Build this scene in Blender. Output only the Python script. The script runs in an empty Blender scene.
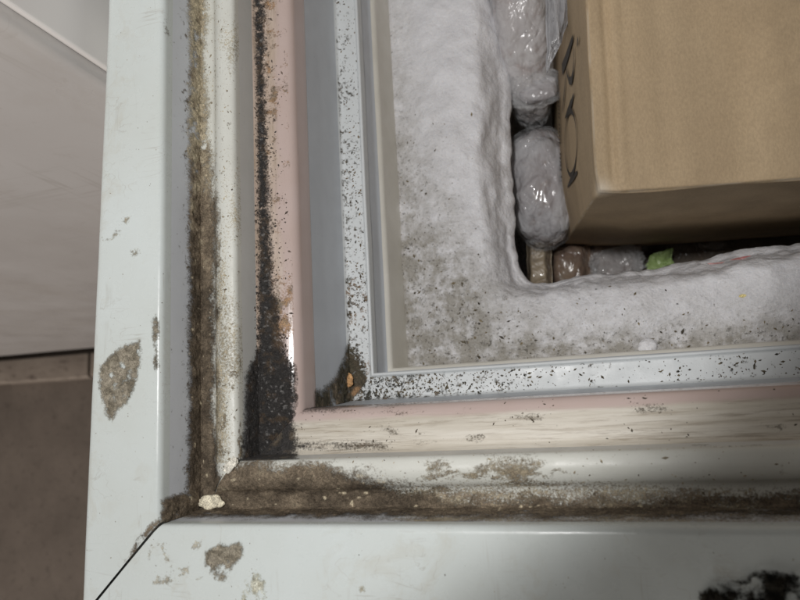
import bpy, bmesh, math
import numpy as np
from mathutils import Matrix, Vector

scene = bpy.context.scene
COL = scene.collection

# ------------------------------------------------------------------ camera
FPX = 640.0
CAM_H = 0.18
M = np.array([[0.955916, -0.051215, -0.289139],
              [0.095228, 0.985524, 0.140265],
              [0.277769, -0.161615, 0.946956]])          # world -> camera axes
U_, _, Vt_ = np.linalg.svd(M); M = U_ @ Vt_
CPOS = np.array([0.0, 0.0, CAM_H])
cam_data = bpy.data.cameras.new('camera')
cam = bpy.data.objects.new('camera', cam_data)
COL.objects.link(cam)
mw = Matrix.Identity(4)
for r_ in range(3):
    for c_ in range(3):
        mw[r_][c_] = float(M[c_, r_])
mw[2][3] = CAM_H
cam.matrix_world = mw
cam_data.sensor_width = 36.0
cam_data.lens = FPX / 800.0 * 36.0
cam_data.clip_start = 0.01
cam_data.clip_end = 50.0
cam_data.dof.use_dof = True
cam_data.dof.focus_distance = 0.235
cam_data.dof.aperture_fstop = 17.0
scene.camera = cam

# ------------------------------------------------------------------ world and lamps
world = bpy.data.worlds.new('World')
scene.world = world
world.use_nodes = True
bg = world.node_tree.nodes['Background']
bg.inputs['Color'].default_value = (1.0, 0.93, 0.86, 1)
bg.inputs['Strength'].default_value = 0.10

def aim(o, target):
    d = Vector(target) - o.location
    o.rotation_euler = d.to_track_quat('-Z', 'Y').to_euler()

fl = bpy.data.lights.new('camera_flash', 'SPOT')
fl.energy = 4.15
fl.color = (1.0, 0.985, 0.97)
fl.shadow_soft_size = 0.012
fl.spot_size = math.radians(104)
fl.spot_blend = 0.17
flo = bpy.data.objects.new('camera_flash', fl)
COL.objects.link(flo)
flo.location = (-0.030, 0.050, 0.360)
aim(flo, (-0.230, 0.250, 0.0))

rl = bpy.data.lights.new('added_side_fill', 'AREA')  # added fill, no known source: brightens cabinet and floor on the left
rl.shape = 'DISK'
rl.size = 0.7
rl.energy = 17.0
rl.color = (1.0, 0.93, 0.87)
rlo = bpy.data.objects.new('added_side_fill', rl)
COL.objects.link(rlo)
rlo.location = (-1.15, -1.65, 0.32)
aim(rlo, (-0.75, 0.1, -0.4))

scene.view_settings.view_transform = 'Standard'
scene.view_settings.look = 'None'
scene.view_settings.exposure = 0.0
scene.view_settings.gamma = 1.0
scene.render.resolution_x = 1024
scene.render.resolution_y = 768

# ------------------------------------------------------------------ maths helpers
def ray(px, py):
    return M.T @ np.array([px - 400.0, 300.0 - py, -FPX])

def at(px, py, z=0.0):
    d = ray(px, py)
    return CPOS + d * ((z - CAM_H) / d[2])

def proj(P):
    c = (np.asarray(P) - CPOS) @ M.T
    return 400 + FPX * c[..., 0] / -c[..., 2], 300 - FPX * c[..., 1] / -c[..., 2]

def _hash(i, j, k, seed):
    h = (i * 374761393 + j * 668265263 + k * 2147483647 + seed * 1274126177) & 0xFFFFFFFF
    h = ((h ^ (h >> 13)) * 1274126177) & 0xFFFFFFFF
    h = ((h ^ (h >> 15)) * 2246822519) & 0xFFFFFFFF
    return ((h ^ (h >> 16)) & 0xFFFFFF) / float(0xFFFFFF)

def vnoise(P, seed=0):
    P = np.asarray(P, float)
    F = np.floor(P).astype(np.int64)
    f = P - F
    u = f * f * (3 - 2 * f)
    r = 0
    for a in (0, 1):
        for b in (0, 1):
            for c in (0, 1):
                w = (u[..., 0] if a else 1 - u[..., 0]) * (u[..., 1] if b else 1 - u[..., 1]) * (u[..., 2] if c else 1 - u[..., 2])
                r = r + w * _hash(F[..., 0] + a, F[..., 1] + b, F[..., 2] + c, seed)
    return r

def fbm(P, scale, seed=0, octv=4, gain=0.5):
    """noise in 0..1 of world position, feature size `scale` metres"""
    Q = np.asarray(P, float) / scale + 1000.0
    s = 0; a = 1.0; t = 0
    for o in range(octv):
        s = s + a * vnoise(Q, seed + o * 17)
        t += a; a *= gain; Q = Q * 2.03 + 7.7
    return s / t

def sstep(x, a, b):
    t = np.clip((x - a) / (b - a), 0, 1)
    return t * t * (3 - 2 * t)

def lin(r, g, b, k=1.0):
    out = []
    for c in (r, g, b):
        c = c / 255.0
        out.append(k * (c / 12.92 if c <= 0.04045 else ((c + 0.055) / 1.055) ** 2.4))
    return np.array(out)

RNG = np.random.RandomState(7)

# ------------------------------------------------------------------ object helpers
def empty(name, loc, label, cat, group=None):
    o = bpy.data.objects.new(name, None)
    o.location = loc
    o.empty_display_size = 0.02
    COL.objects.link(o)
    tag(o, label, cat, group)
    return o

def tag(o, label=None, cat=None, group=None, kind=None):
    if label: o['label'] = label
    if cat: o['category'] = cat
    if group: o['group'] = group
    if kind: o['kind'] = kind
    return o

def mesh_obj(name, verts, faces, mat, parent=None, smooth=True, col=None, extra=None):
    me = bpy.data.meshes.new(name)
    me.from_pydata([tuple(map(float, v)) for v in verts], [], [tuple(int(i) for i in f) for f in faces])
    me.validate(); me.update()
    if smooth:
        me.polygons.foreach_set('use_smooth', [True] * len(me.polygons))
    if col is not None:
        a = me.attributes.new('Col', 'FLOAT_COLOR', 'POINT')
        c4 = np.ones((len(verts), 4)); c4[:, :3] = col
        a.data.foreach_set('color', c4.ravel())
    if extra is not None:
        for k, v in extra.items():
            a = me.attributes.new(k, 'FLOAT', 'POINT')
            a.data.foreach_set('value', np.asarray(v, float).ravel())
    me.materials.append(mat)
    o = bpy.data.objects.new(name, me)
    COL.objects.link(o)
    if parent is not None:
        o.parent = parent
        loc = Vector((0, 0, 0)); p = parent
        while p is not None:
            loc += p.location; p = p.parent
        o.matrix_parent_inverse = Matrix.Translation(-loc)
    return o

def grid_faces(nu, nv):
    i = np.arange(nu - 1)[:, None] * nv + np.arange(nv - 1)[None, :]
    i = i.ravel()
    return np.stack([i, i + nv, i + nv + 1, i + 1], 1)

# ------------------------------------------------------------------ materials
class NT:
    def __init__(s, name):
        s.m = bpy.data.materials.new(name); s.m.use_nodes = True
        s.t = s.m.node_tree; s.n = s.t.nodes; s.l = s.t.links
        s.b = s.n['Principled BSDF']; s.out = s.n['Material Output']
        s._pos = None
    def link(s, a, b): s.l.new(a, b)
    def pos(s, scale=(1, 1, 1)):
        if s._pos is None: s._pos = s.n.new('ShaderNodeNewGeometry')
        v = s.n.new('ShaderNodeVectorMath'); v.operation = 'MULTIPLY'
        v.inputs[1].default_value = scale
        s.link(s._pos.outputs['Position'], v.inputs[0])
        return v.outputs[0]
    def noise(s, scale, detail=4, rough=0.55, stretch=(1, 1, 1), dist=0.0):
        n = s.n.new('ShaderNodeTexNoise')
        n.inputs['Scale'].default_value = scale; n.inputs['Detail'].default_value = detail
        n.inputs['Roughness'].default_value = rough; n.inputs['Distortion'].default_value = dist
        s.link(s.pos(stretch), n.inputs['Vector'])
        return n.outputs['Fac']
    def ramp(s, fac, stops):
        r = s.n.new('ShaderNodeValToRGB')
        el = r.color_ramp.elements
        while len(el) < len(stops): el.new(0.5)
        for e, (p, c) in zip(el, stops):
            e.position = p
            e.color = (c, c, c, 1) if np.isscalar(c) else (c[0], c[1], c[2], 1)
        s.link(fac, r.inputs[0])
        return r.outputs[0]
    def mix(s, fac, a, b, mode='MIX'):
        m = s.n.new('ShaderNodeMix'); m.data_type = 'RGBA'; m.blend_type = mode
        for sock, v in ((m.inputs[0], fac), (m.inputs[6], a), (m.inputs[7], b)):
            if hasattr(v, 'node'): s.link(v, sock)
            elif np.isscalar(v): sock.default_value = v
            else: sock.default_value = (v[0], v[1], v[2], 1)
        return m.outputs[2]
    def math(s, op, a, b=0.0):
        m = s.n.new('ShaderNodeMath'); m.operation = op
        for sock, v in ((m.inputs[0], a), (m.inputs[1], b)):
            if hasattr(v, 'node'): s.link(v, sock)
            else: sock.default_value = v
        return m.outputs[0]
    def attr(s, name):
        a = s.n.new('ShaderNodeAttribute'); a.attribute_name = name
        return a
    def bump(s, h, strength, dist, prev=None):
        b = s.n.new('ShaderNodeBump')
        b.inputs['Strength'].default_value = strength; b.inputs['Distance'].default_value = dist
        s.link(h, b.inputs['Height'])
        if prev is not None: s.link(prev, b.inputs['Normal'])
        return b.outputs[0]
    def base(s, c):
        if hasattr(c, 'node'): s.link(c, s.b.inputs['Base Color'])
        else: s.b.inputs['Base Color'].default_value = (c[0], c[1], c[2], 1)
    def set(s, **k):
        for a, v in k.items():
            sock = s.b.inputs[a.replace('_', ' ')]
            if hasattr(v, 'node'): s.link(v, sock)
            else: sock.default_value = v
    def normal(s, o): s.link(o, s.b.inputs['Normal'])

def plastic(name, col, rough=0.32, grime=(0.30, 0.27, 0.21), film=0.25, speck=0.6, stretch=(1, 1, 1), bump=0.12, spec=0.45):
    n = NT(name)
    col = np.array(col)
    big = n.ramp(n.noise(28, 5, 0.6, stretch), [(0.35, 0.0), (0.75, 1.0)])
    c = n.mix(n.math('MULTIPLY', big, film), tuple(col), tuple(col * 0.55 + np.array(grime) * 0.45))
    sp = n.ramp(n.noise(900, 3, 0.6, stretch), [(0.66, 0.0), (0.76, 1.0)])
    area = n.ramp(n.noise(60, 3, 0.5, stretch), [(0.42, 0.0), (0.7, 1.0)])
    c = n.mix(n.math('MULTIPLY', n.math('MULTIPLY', sp, area), speck), c, grime)
    n.base(c)
    rr = n.ramp(n.noise(140, 4, 0.6, stretch), [(0.3, rough * 0.8), (0.7, min(1, rough * 1.5))])
    n.set(Roughness=rr, Specular_IOR_Level=spec)
    n.normal(n.bump(n.noise(1500, 3, 0.6, stretch), bump, 0.0002, n.bump(n.noise(120, 2, 0.5), 0.10, 0.0012)))
    return n.m

def trim_material():
    n = NT('trim_white_plastic')
    c = n.mix(n.ramp(n.noise(16, 5, .6), [(0.35, 0.0), (0.75, 1.0)]), (0.67, 0.725, 0.72), (0.62, 0.66, 0.635))
    c = n.mix(n.ramp(n.noise(55, 6, .7, (1, 1, 1), .8), [(0.56, 0.0), (0.78, .55)]), c, (0.52, 0.50, 0.42))
    for k, st in enumerate(((1, .07, 1), (.09, 1, 1), (.5, .5, 1))):        # rubbed scratches
        x = n.math('ABSOLUTE', n.math('SUBTRACT', n.noise(130 + 60 * k, 3, .5, st, .4), .5))
        l = n.ramp(x, [(0.0, 1.0), (0.012, 0.0)])
        w = n.ramp(n.noise(40 + 7 * k, 3, .6), [(0.52, 0.0), (0.66, .5)])
        c = n.mix(n.math('MULTIPLY', l, w), c, (0.42, 0.41, 0.37))
    sp = n.ramp(n.noise(1100, 3, .6), [(0.70, 0.0), (0.78, .7)])
    c = n.mix(n.math('MULTIPLY', sp, n.ramp(n.noise(45, 3), [(0.45, 0.0), (0.65, 1.0)])), c, (0.3, 0.27, 0.22))
    n.base(c)
    n.set(Roughness=n.ramp(n.noise(80, 5, .65), [(0.3, .18), (0.7, .38)]), Specular_IOR_Level=.45)
    n.normal(n.bump(n.noise(1500, 3, .6), .05, .0002, n.bump(n.noise(60, 3, .5), .12, .0025)))
    return n.m
M_TRIM = trim_material()
M_CHAN = plastic('channel_white_plastic', (0.72, 0.73, 0.68), 0.38, grime=(0.28, 0.25, 0.17), film=0.45, speck=0.9, bump=0.2)
M_GREY = plastic('blue_grey_plastic', (0.62, 0.66, 0.71), 0.42, grime=(0.22, 0.2, 0.17), film=0.25, speck=0.35)
M_LIP = plastic('lip_pale_blue_plastic', (0.70, 0.735, 0.785), 0.36, film=0.12, speck=0.25)
M_CWALL = plastic('channel_wall_plastic', (0.72, 0.735, 0.72), 0.4, film=0.3, speck=0.6)
M_BEIGE = plastic('beige_liner_plastic', (0.84, 0.82, 0.75), 0.5, grime=(0.3, 0.26, 0.18), film=0.5, speck=0.4)
M_RIM = plastic('rim_white_plastic', (0.70, 0.73, 0.74), 0.40, grime=(0.09, 0.085, 0.07), film=0.25, speck=1.0, bump=0.25)
M_SHELL = plastic('shell_white_paint', (0.62, 0.62, 0.61), 0.35, film=0.2, speck=0.1)

def pink_material(name, axis, wa, wb):
    """pink plastic, worn to dirty white on the flat (attribute wear), with streaks along the strip"""
    st = (1, 0.06, 1) if axis == 'y' else (0.06, 1, 1)
    n = NT(name)
    w = n.attr('wear').outputs['Fac']
    pink = n.mix(n.ramp(n.noise(60, 4), [(0.35, 0.0), (0.7, 0.6)]), (0.60, 0.485, 0.45), (0.55, 0.43, 0.385))
    white = n.mix(n.ramp(n.noise(350, 5, 0.65, st), [(0.35, 0.0), (0.7, 1.0)]), wa, wb)
    c = n.mix(w, pink, white)
    stre = n.ramp(n.noise(950, 6, 0.72, st, 0.3), [(0.50, 0.0), (0.64, 1.0)])
    patch = n.ramp(n.noise(55, 3, 0.5, (0.5, 1, 1) if axis == 'x' else (1, 0.5, 1)), [(0.25, 0.1), (0.52, 1.0)])
    fac = n.math('MULTIPLY', n.math('MULTIPLY', stre, patch), n.math('MULTIPLY', w, 0.55))
    c = n.mix(fac, c, (0.22, 0.16, 0.10))
    n.base(c)
    n.set(Roughness=n.mix(w, (0.16,) * 3, (0.5,) * 3), Specular_IOR_Level=0.5)
    n.normal(n.bump(n.noise(1400, 3, 0.6, st), 0.18, 0.0002))
    return n.m
M_PINK_L = pink_material('pink_strip_long', 'y', (0.60, 0.49, 0.40), (0.44, 0.34, 0.25))
M_PINK_B = pink_material('pink_strip_front', 'x', (0.72, 0.68, 0.60), (0.52, 0.465, 0.375))

def grime_material(name, rough=0.85, bump=0.6, spec=0.2, fade=True, grain=1.0):
    n = NT(name)
    c = n.attr('Col').outputs['Color']
    v = n.ramp(n.noise(2400, 4, 0.75), [(0.28, 0.35), (0.72, 1.75)])
    v2 = n.ramp(n.noise(650, 4, 0.7, (1, 1, 1), 0.6), [(0.3, 0.6), (0.7, 1.45)])
    n.base(n.mix(1.0, n.mix(1.0, c, v, 'MULTIPLY'), v2, 'MULTIPLY'))
    n.set(Roughness=rough, Specular_IOR_Level=spec)
    n.normal(n.bump(n.noise(1800, 5, 0.75), bump, 0.0011))
    if fade:      # thin dirt breaks up into grains towards its edge
        m = n.attr('cover').outputs['Fac']
        g = n.math('SUBTRACT', n.noise(1300, 5, 0.75), 0.5)
        t = n.math('ADD', m, n.math('MULTIPLY', g, 2.0 * grain))
        n.set(Alpha=n.ramp(t, [(0.02, 0.0), (0.72, 1.0)]))
    return n.m
M_GRIME = grime_material('dry_grime')
M_MOULD = grime_material('damp_black_mould', 0.40, 1.0, 0.6)
M_CRUMB = grime_material('crumbs', 0.7, 0.3, 0.3, False)
M_STAIN = grime_material('thin_stain', 0.6, 0.2, 0.3, True, 1.3)

# ------------------------------------------------------------------ freezer frame profile (metres; d inwards from trim edge, z up)
X0, Y0 = -0.13618, -0.03356
LMAX = 0.44
def mm(L): return [(a * .001, b * .001) + tuple(x * .001 for x in r) for a, b, *r in L]

def fillet(pts, seg=6):
    """pts: (d, z[, r]) -> polyline with rounded corners"""
    out = []
    for i, p in enumerate(pts):
        r = p[2] if len(p) > 2 else 0
        P = np.array(p[:2])
        if r == 0 or i in (0, len(pts) - 1):
            out.append(P); continue
        A = np.array(pts[i - 1][:2]); B = np.array(pts[i + 1][:2])
        u = (A - P) / np.linalg.norm(A - P); v = (B - P) / np.linalg.norm(B - P)
        r = min(r, 0.48 * np.linalg.norm(A - P), 0.48 * np.linalg.norm(B - P))
        a, b = P + u * r, P + v * r
        for k in range(seg + 1):
            t = k / seg
            out.append((1 - t) ** 2 * a + 2 * t * (1 - t) * P + t * t * b)
    return np.array(out)

def densify(pl, step):
    out = [pl[0]]
    for a, b in zip(pl[:-1], pl[1:]):
        k = max(1, int(math.ceil(np.linalg.norm(b - a) / step)))
        for j in range(1, k + 1): out.append(a + (b - a) * j / k)
    return np.array(out)

PRO = {
    'trim': fillet(mm([(-24, -46), (-30.5, -44, 2), (-30.5, 0, 4.5), (-15, .35, 6), (0, 0, 4.2), (0.15, -5)]), 8),
    'lip': fillet(mm([(0.15, -5), (0.45, -13), (0.8, -21.6)])),
    'channel': fillet(mm([(0.8, -21), (1.6, -22.2, 1), (7.0, -22.0, 2), (9.2, -18.6, 2.5), (13, -17.2, 4), (17.4, -18.4, 3), (17.6, -22)]), 7),
    'channel_wall': fillet(mm([(17.6, -22), (17.8, -28), (18.0, -33)])),
    'pink': fillet(mm([(17.9, -31.5), (19.2, -33, 1), (27.5, -34.2, 4), (33.4, -36.0, 5.5), (34.3, -46), (34.2, -47)]), 9),
    'wall': fillet(mm([(34.1, -45.5), (34.6, -60), (35.6, -72, 2), (36.2, -77.6)])),
    'rim': fillet(mm([(35.9, -76), (36.8, -77.8, .8), (45.6, -78.4, .6), (46.4, -77.3, .6), (47.4, -77.6, .6), (47.6, -82)])),
    'liner_edge': fillet(mm([(47.2, -80.5), (47.7, -92, 2), (48.7, -94.5)])),
    'liner': fillet(mm([(48.3, -93.8), (50.2, -96, 1.5), (51.6, -124), (52, -330)])),
}
# the long trim's outer edge is not quite parallel to the groove
_e0, _e3, _e6 = at(105, 0)[0], at(88, 300)[0], at(78, 600)[0]
_k = (at(105, 0)[0] - at(78, 600)[0]) / (at(105, 0)[1] - at(78, 600)[1])
_xe = lambda y: at(78, 600)[0] + _k * (y - at(78, 600)[1])

def surf(arm, d, s, z):
    """d inward, s along the arm measured from the trim-edge corner"""
    d = np.asarray(d, float); s = np.asarray(s, float); z = np.asarray(z, float)
    if arm == 'L':
        y = Y0 + s
        sh = (_xe(y) - (X0 - 0.0305)) * sstep(-d, 0.004, 0.030) * np.clip((0.25 - y) / 0.1, 0, 1)
        return np.stack(np.broadcast_arrays(X0 + d + sh, y, z), -1)
    return np.stack(np.broadcast_arrays(X0 + s, Y0 + d, z), -1)

def wob(arm, P, amp):
    return P + amp * (np.stack([fbm(P, .03, 3 + k, 3) for k in range(3)], -1) - 0.5)

def arm_mesh(name, arm, key, mat, parent, gap=0.0, wobble=0.0002, wear=None, n=150):
    pl = densify(PRO[key], 0.0035)
    t = np.linspace(0, 1, n) ** 1.35
    S = (pl[:, 0] + gap)[None, :] * (1 - t)[:, None] + LMAX * t[:, None]
    P = surf(arm, np.broadcast_to(pl[:, 0], S.shape), S, np.broadcast_to(pl[:, 1], S.shape))
    P = wob(arm, P, wobble)
    f = grid_faces(n, len(pl))
    if arm == 'L': f = f[:, ::-1]
    ex = None
    if wear is not None:
        ex = {'wear': wear(P.reshape(-1, 3), np.broadcast_to(pl[:, 0], S.shape).ravel())}
    return mesh_obj(name, P.reshape(-1, 3), f, mat, parent, True, None, ex)

freezer = empty('chest_freezer', (X0 + 0.2, Y0 + 0.2, -0.85), 'white chest freezer with mouldy stepped rim, pink strip and frosted inside', 'freezer')

def wear_L(P, d):
    px, py = proj(P)
    edge = 0.0275 + 0.004 * (fbm(P, .012, 5) - .5)
    return sstep(edge - d, -0.0008, 0.003) * (0.45 + 0.6 * fbm(P, .012, 9))
def wear_B(P, d):
    edge = 0.0300 + 0.003 * (fbm(P * np.array([.25, 1, 1]), .012, 5) - .5)
    return sstep(edge - d, -0.0008, 0.0012)

for arm in 'LB':
    tr = arm_mesh('frame_trim', arm, 'trim', M_TRIM, freezer, gap=0.0006, wobble=0.00035)
    lp = arm_mesh('trim_lip', arm, 'lip', M_LIP, freezer, gap=0.0003, wobble=0.00035)
    cw = arm_mesh('channel_wall', arm, 'channel_wall', M_CWALL, freezer)
    ch = arm_mesh('gasket_channel', arm, 'channel', M_CHAN, freezer, gap=0.0001)
    pk = arm_mesh('pink_breaker_strip', arm, 'pink', M_PINK_L if arm == 'L' else M_PINK_B, freezer,
                  wear=wear_L if arm == 'L' else wear_B)
    wl = arm_mesh('inner_wall', arm, 'wall', M_GREY, freezer)
    rm = arm_mesh('rim_ledge', arm, 'rim', M_RIM, freezer, wobble=0.0004)
    le = arm_mesh('liner_edge', arm, 'liner_edge', M_GREY, freezer)
    ln = arm_mesh('liner', arm, 'liner', M_BEIGE, freezer, wobble=0.0006)

# dark backing under the mitre, outer shell, tub floor and the far sides of the tub
def box_verts(x0, x1, y0, y1, z0, z1):
    v = [(x, y, z) for x in (x0, x1) for y in (y0, y1) for z in (z0, z1)]
    f = [(0, 1, 3, 2), (4, 6, 7, 5), (0, 4, 5, 1), (2, 3, 7, 6), (0, 2, 6, 4), (1, 5, 7, 3)]
    return v, f
def boxes(name, lst, mat, parent, bevel=0.0):
    V = []; F = []
    for b in lst:
        v, f = box_verts(*b); F += [tuple(i + len(V) for i in q) for q in f]; V += v
    o = mesh_obj(name, V, F, mat, parent, False)
    if bevel:
        m = o.modifiers.new('bevel', 'BEVEL'); m.width = bevel; m.segments = 3
    return o
xa, ya = X0 - 0.020, Y0 - 0.022
xb, yb = X0 + LMAX, Y0 + LMAX
boxes('outer_shell', [(xa, xa + .006, ya, yb, -.83, -.030), (xa + .006, xb, ya, ya + .006, -.83, -.030),
                      (xb - .006, xb, ya + .006, yb, -.83, -.082), (xa + .006, xb - .006, yb - .006, yb, -.83, -.082)], M_SHELL, freezer)
boxes('tub_floor', [(X0 + .05, xb - .007, Y0 + .05, yb - .007, -.336, -.331)], M_SHELL, freezer)
boxes('foot', [(xa + .03, xa + .08, ya + .03, ya + .08, -.85, -.831)], M_SHELL, freezer)
boxes('foot', [(xb - .08, xb - .03, ya + .03, ya + .08, -.85, -.831)], M_SHELL, freezer)
boxes('foot', [(xa + .03, xa + .08, yb - .08, yb - .03, -.85, -.831)], M_SHELL, freezer)
boxes('foot', [(xb - .08, xb - .03, yb - .08, yb - .03, -.85, -.831)], M_SHELL, freezer)

# ------------------------------------------------------------------ grime layers laid on the profile
def resample(keys, step):
    pl = np.concatenate([PRO[k] for k in keys])
    keep = [0]
    for i in range(1, len(pl)):
        if np.linalg.norm(pl[i] - pl[keep[-1]]) > 1e-5: keep.append(i)
    pl = pl[keep]
    L = np.concatenate([[0], np.cumsum(np.linalg.norm(np.diff(pl, axis=0), axis=1))])
    t = np.arange(0, L[-1], step)
    return np.stack([np.interp(t, L, pl[:, 0]), np.interp(t, L, pl[:, 1])], 1)

def layer(name, arm, keys, drange, srange, step, mask, thick, colf, mat, parent, wobamp=0.0002, soft=0.45):
    pl = resample(keys, step)
    pl = pl[(pl[:, 0] >= drange[0]) & (pl[:, 0] <= drange[1])]
    s = np.arange(srange[0], srange[1], step)
    S, D = np.meshgrid(s, pl[:, 0], indexing='ij')
    Z = np.broadcast_to(pl[:, 1], S.shape)
    P = wob(arm, surf(arm, D, S, Z), wobamp)
    du = np.gradient(P, axis=0); dv = np.gradient(P, axis=1)
    N = np.cross(du, dv) if arm == 'B' else np.cross(dv, du)
    N /= np.linalg.norm(N, axis=-1, keepdims=True) + 1e-12
    px, py = proj(P)
    m = mask(px, py, P)
    m = np.where(S < D, -1.0, m)
    mc = np.clip(m * soft, -1, 1)
    h = thick * np.clip(mc, 0, 1) ** 0.6 * (0.15 + 1.1 * fbm(P, .0016, 31, 4, .7)) + 0.00005
    col = colf(px, py, P, m).reshape(-1, 3)
    Q = (P + N * h[..., None]).reshape(-1, 3)
    f = grid_faces(*S.shape)
    if arm == 'L': f = f[:, ::-1]
    mk = (m * soft > -.45).ravel()
    f = f[mk[f].any(1)]
    used = np.unique(f)
    re = np.full(len(Q), -1); re[used] = np.arange(len(used))
    o = mesh_obj(name, Q[used], re[f], mat, parent, True, col[used], {'cover': mc.ravel()[used]})
    o['kind'] = 'stuff'
    return o

def mixc(a, b, t): return np.asarray(a) * (1 - t[..., None]) + np.asarray(b) * t[..., None]
BR_D = lin(82, 73, 62, 1.2); BR_M = lin(120, 108, 92, 1.2); TAN = lin(172, 161, 138, 1.2); OLV = lin(76, 72, 60, 1.2)
BLK = lin(58, 56, 55, 1.15); ORG = lin(150, 120, 90, 1.2)

# 1. long groove: tan film at the far end, thick dark dirt near the corner
def g1(px, py, P):
    right = np.interp(py, [-200, 0, 60, 120, 180, 220, 300, 420, 470, 530], [208, 210, 208, 210, 216, 222, 219, 218, 223, 240])
    right = right + 16 * (fbm(P, .006, 11, 5, .6) - .5)
    left = 186.5 + 7 * (fbm(P, .004, 12, 4) - .5) - np.interp(py, [430, 500, 530], [0, 2, 16])
    cov = np.interp(py, [-100, 0, 120, 190, 260, 330], [.74, .74, .72, .80, 1.0, 1.3])
    n = fbm(P, .0035, 13, 5, .65)
    m = np.minimum((right - px) / 5, (px - left) / 3)
    return np.minimum(m, (cov - n) * 9)
def c1(px, py, P, m):
    dk = np.interp(py, [0, 130, 190, 250, 300, 420], [.0, .08, .45, .55, .95, .9])
    n = fbm(P, .004, 14, 5, .6)
    t = np.clip(dk + (n - .5) * 1.5, 0, 1)
    c = mixc(TAN, BR_M, np.clip(t * 2, 0, 1)); c = c * (1 - np.clip(t * 2 - 1, 0, 1))[..., None] + BR_D * np.clip(t * 2 - 1, 0, 1)[..., None]
    return mixc(c, TAN * 1.1, sstep(fbm(P, .0016, 15, 2), .76, .84))
layer('groove_grime', 'L', ['lip', 'channel'], (.0001, .0125), (0.0, .24), .00032, g1, .0009, c1, M_GRIME, freezer, .0002)
# film climbing the trim wall and specks along its foot
def g1b(px, py, P):
    n = fbm(P, .0016, 21, 4, .6)
    foot = sstep(px, 178, 187)
    return (n - .74 + .14 * foot) * 7
layer('wall_specks', 'L', ['lip'], (.0, .0009), (0.0, .24), .00036, g1b, .0002, lambda px, py, P, m: mixc(BR_M, BR_D, fbm(P, .002, 5)), M_GRIME, freezer, .00035)

# 2. front groove
def g2(px, py, P):
    top = np.interp(px, [150, 225, 240, 300, 345, 375, 412, 450, 500, 560, 640, 720, 800],
                    [470, 452, 455, 458, 466, 474, 487, 492, 494, 496, 497, 490, 486])
    top = top + 34 * (fbm(P * np.array([.6, 1, 1]), .006, 41, 5, .65) - .5)
    cov = np.interp(px, [200, 380, 480, 560, 800], [1.2, 1.1, .86, .78, .72])
    n = fbm(P * np.array([.45, 1, 1]), .0035, 42, 5, .65)
    return np.minimum(np.minimum((py - top) / 8, (519 - py) / 3 + 3 * (fbm(P, .003, 43) - .5)), (cov - n) * 6)
def c2(px, py, P, m):
    n = fbm(P * np.array([.6, 1, 1]), .005, 44, 5, .6)
    t = np.clip(np.interp(px, [200, 420, 560, 800], [.72, .75, .5, .62]) + np.interp(py, [450, 480, 505], [-.3, 0, .1]) + (n - .5) * 1.7, 0, 1)
    c = mixc(TAN * .8, BR_M, np.clip(t * 2, 0, 1)); k = np.clip(t * 2 - 1, 0, 1)[..., None]
    c = c * (1 - k) + BR_D * k
    return mixc(c, TAN * 1.15, sstep(fbm(P, .0018, 45, 2), .77, .84))
layer('groove_grime', 'B', ['lip', 'channel'], (-.0002, .0178), (0.0, .235), .00034, g2, .0009, c2, M_GRIME, freezer, .0002)
# broken brown film patches on the front ridge
def g2b(px, py, P):
    n = fbm(P * np.array([.35, 1, 1]), .0045, 51, 6, .65)
    w = np.exp(-((px - 470) / 55) ** 2) * .20 + np.exp(-((px - 540) / 50) ** 2) * .14 + np.exp(-((px - 690) / 70) ** 2) * .05 + .0
    band = 1 - np.abs(py - 477) / 22
    return np.minimum((n - .70 + w) * 9, band * 2)
layer('ridge_grime', 'B', ['channel'], (.006, .0178), (0.07, .235), .00034, g2b, .00025,
      lambda px, py, P, m: mixc(TAN * .75, BR_M, fbm(P, .002, 5)), M_GRIME, freezer)
def g2d(px, py, P):
    n = fbm(P * np.array([.22, 1, 1]), .006, 57, 5, .6)
    band = sstep(py, 466, 500) * np.interp(px, [380, 430, 640, 800], [.5, 1, .9, .75])
    return (band * .75 - n + .08) * 3.5
layer('groove_stain', 'B', ['lip', 'channel'], (.0001, .0165), (0.06, .235), .0004, g2d, .00012,
      lambda px, py, P, m: mixc(TAN * .85, BR_M, sstep(fbm(P * np.array([.4, 1, 1]), .003, 58, 4), .35, .7)), M_STAIN, freezer)
# fine marks on the long ridge
def g2c(px, py, P):
    n = fbm(P * np.array([1, .5, 1]), .0022, 53, 5, .65)
    w = np.interp(py, [0, 200, 300, 360, 450], [-.02, .0, .05, .12, .16])
    return (n - .735 + w) * 9
layer('ridge_grime', 'L', ['channel'], (.008, .0180), (0.017, .235), .00034, g2c, .00018,
      lambda px, py, P, m: mixc(TAN * .7, BR_M, fbm(P, .002, 5)), M_GRIME, freezer)
def g2e(px, py, P):
    n = fbm(P * np.array([1, .3, 1]), .007, 59, 5, .6)
    a = np.interp(py, [-100, 0, 150, 300, 460], [.42, .42, .46, .62, .70]) - sstep(px, 214, 244) * .16
    return (a - n) * 3.2
layer('ridge_stain', 'L', ['channel'], (.0072, .0176), (0.017, .24), .0004, g2e, .00008,
      lambda px, py, P, m: mixc(TAN * 1.1, TAN * .75, sstep(fbm(P * np.array([1, .4, 1]), .003, 60, 4), .35, .7)), M_STAIN, freezer)

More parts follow.
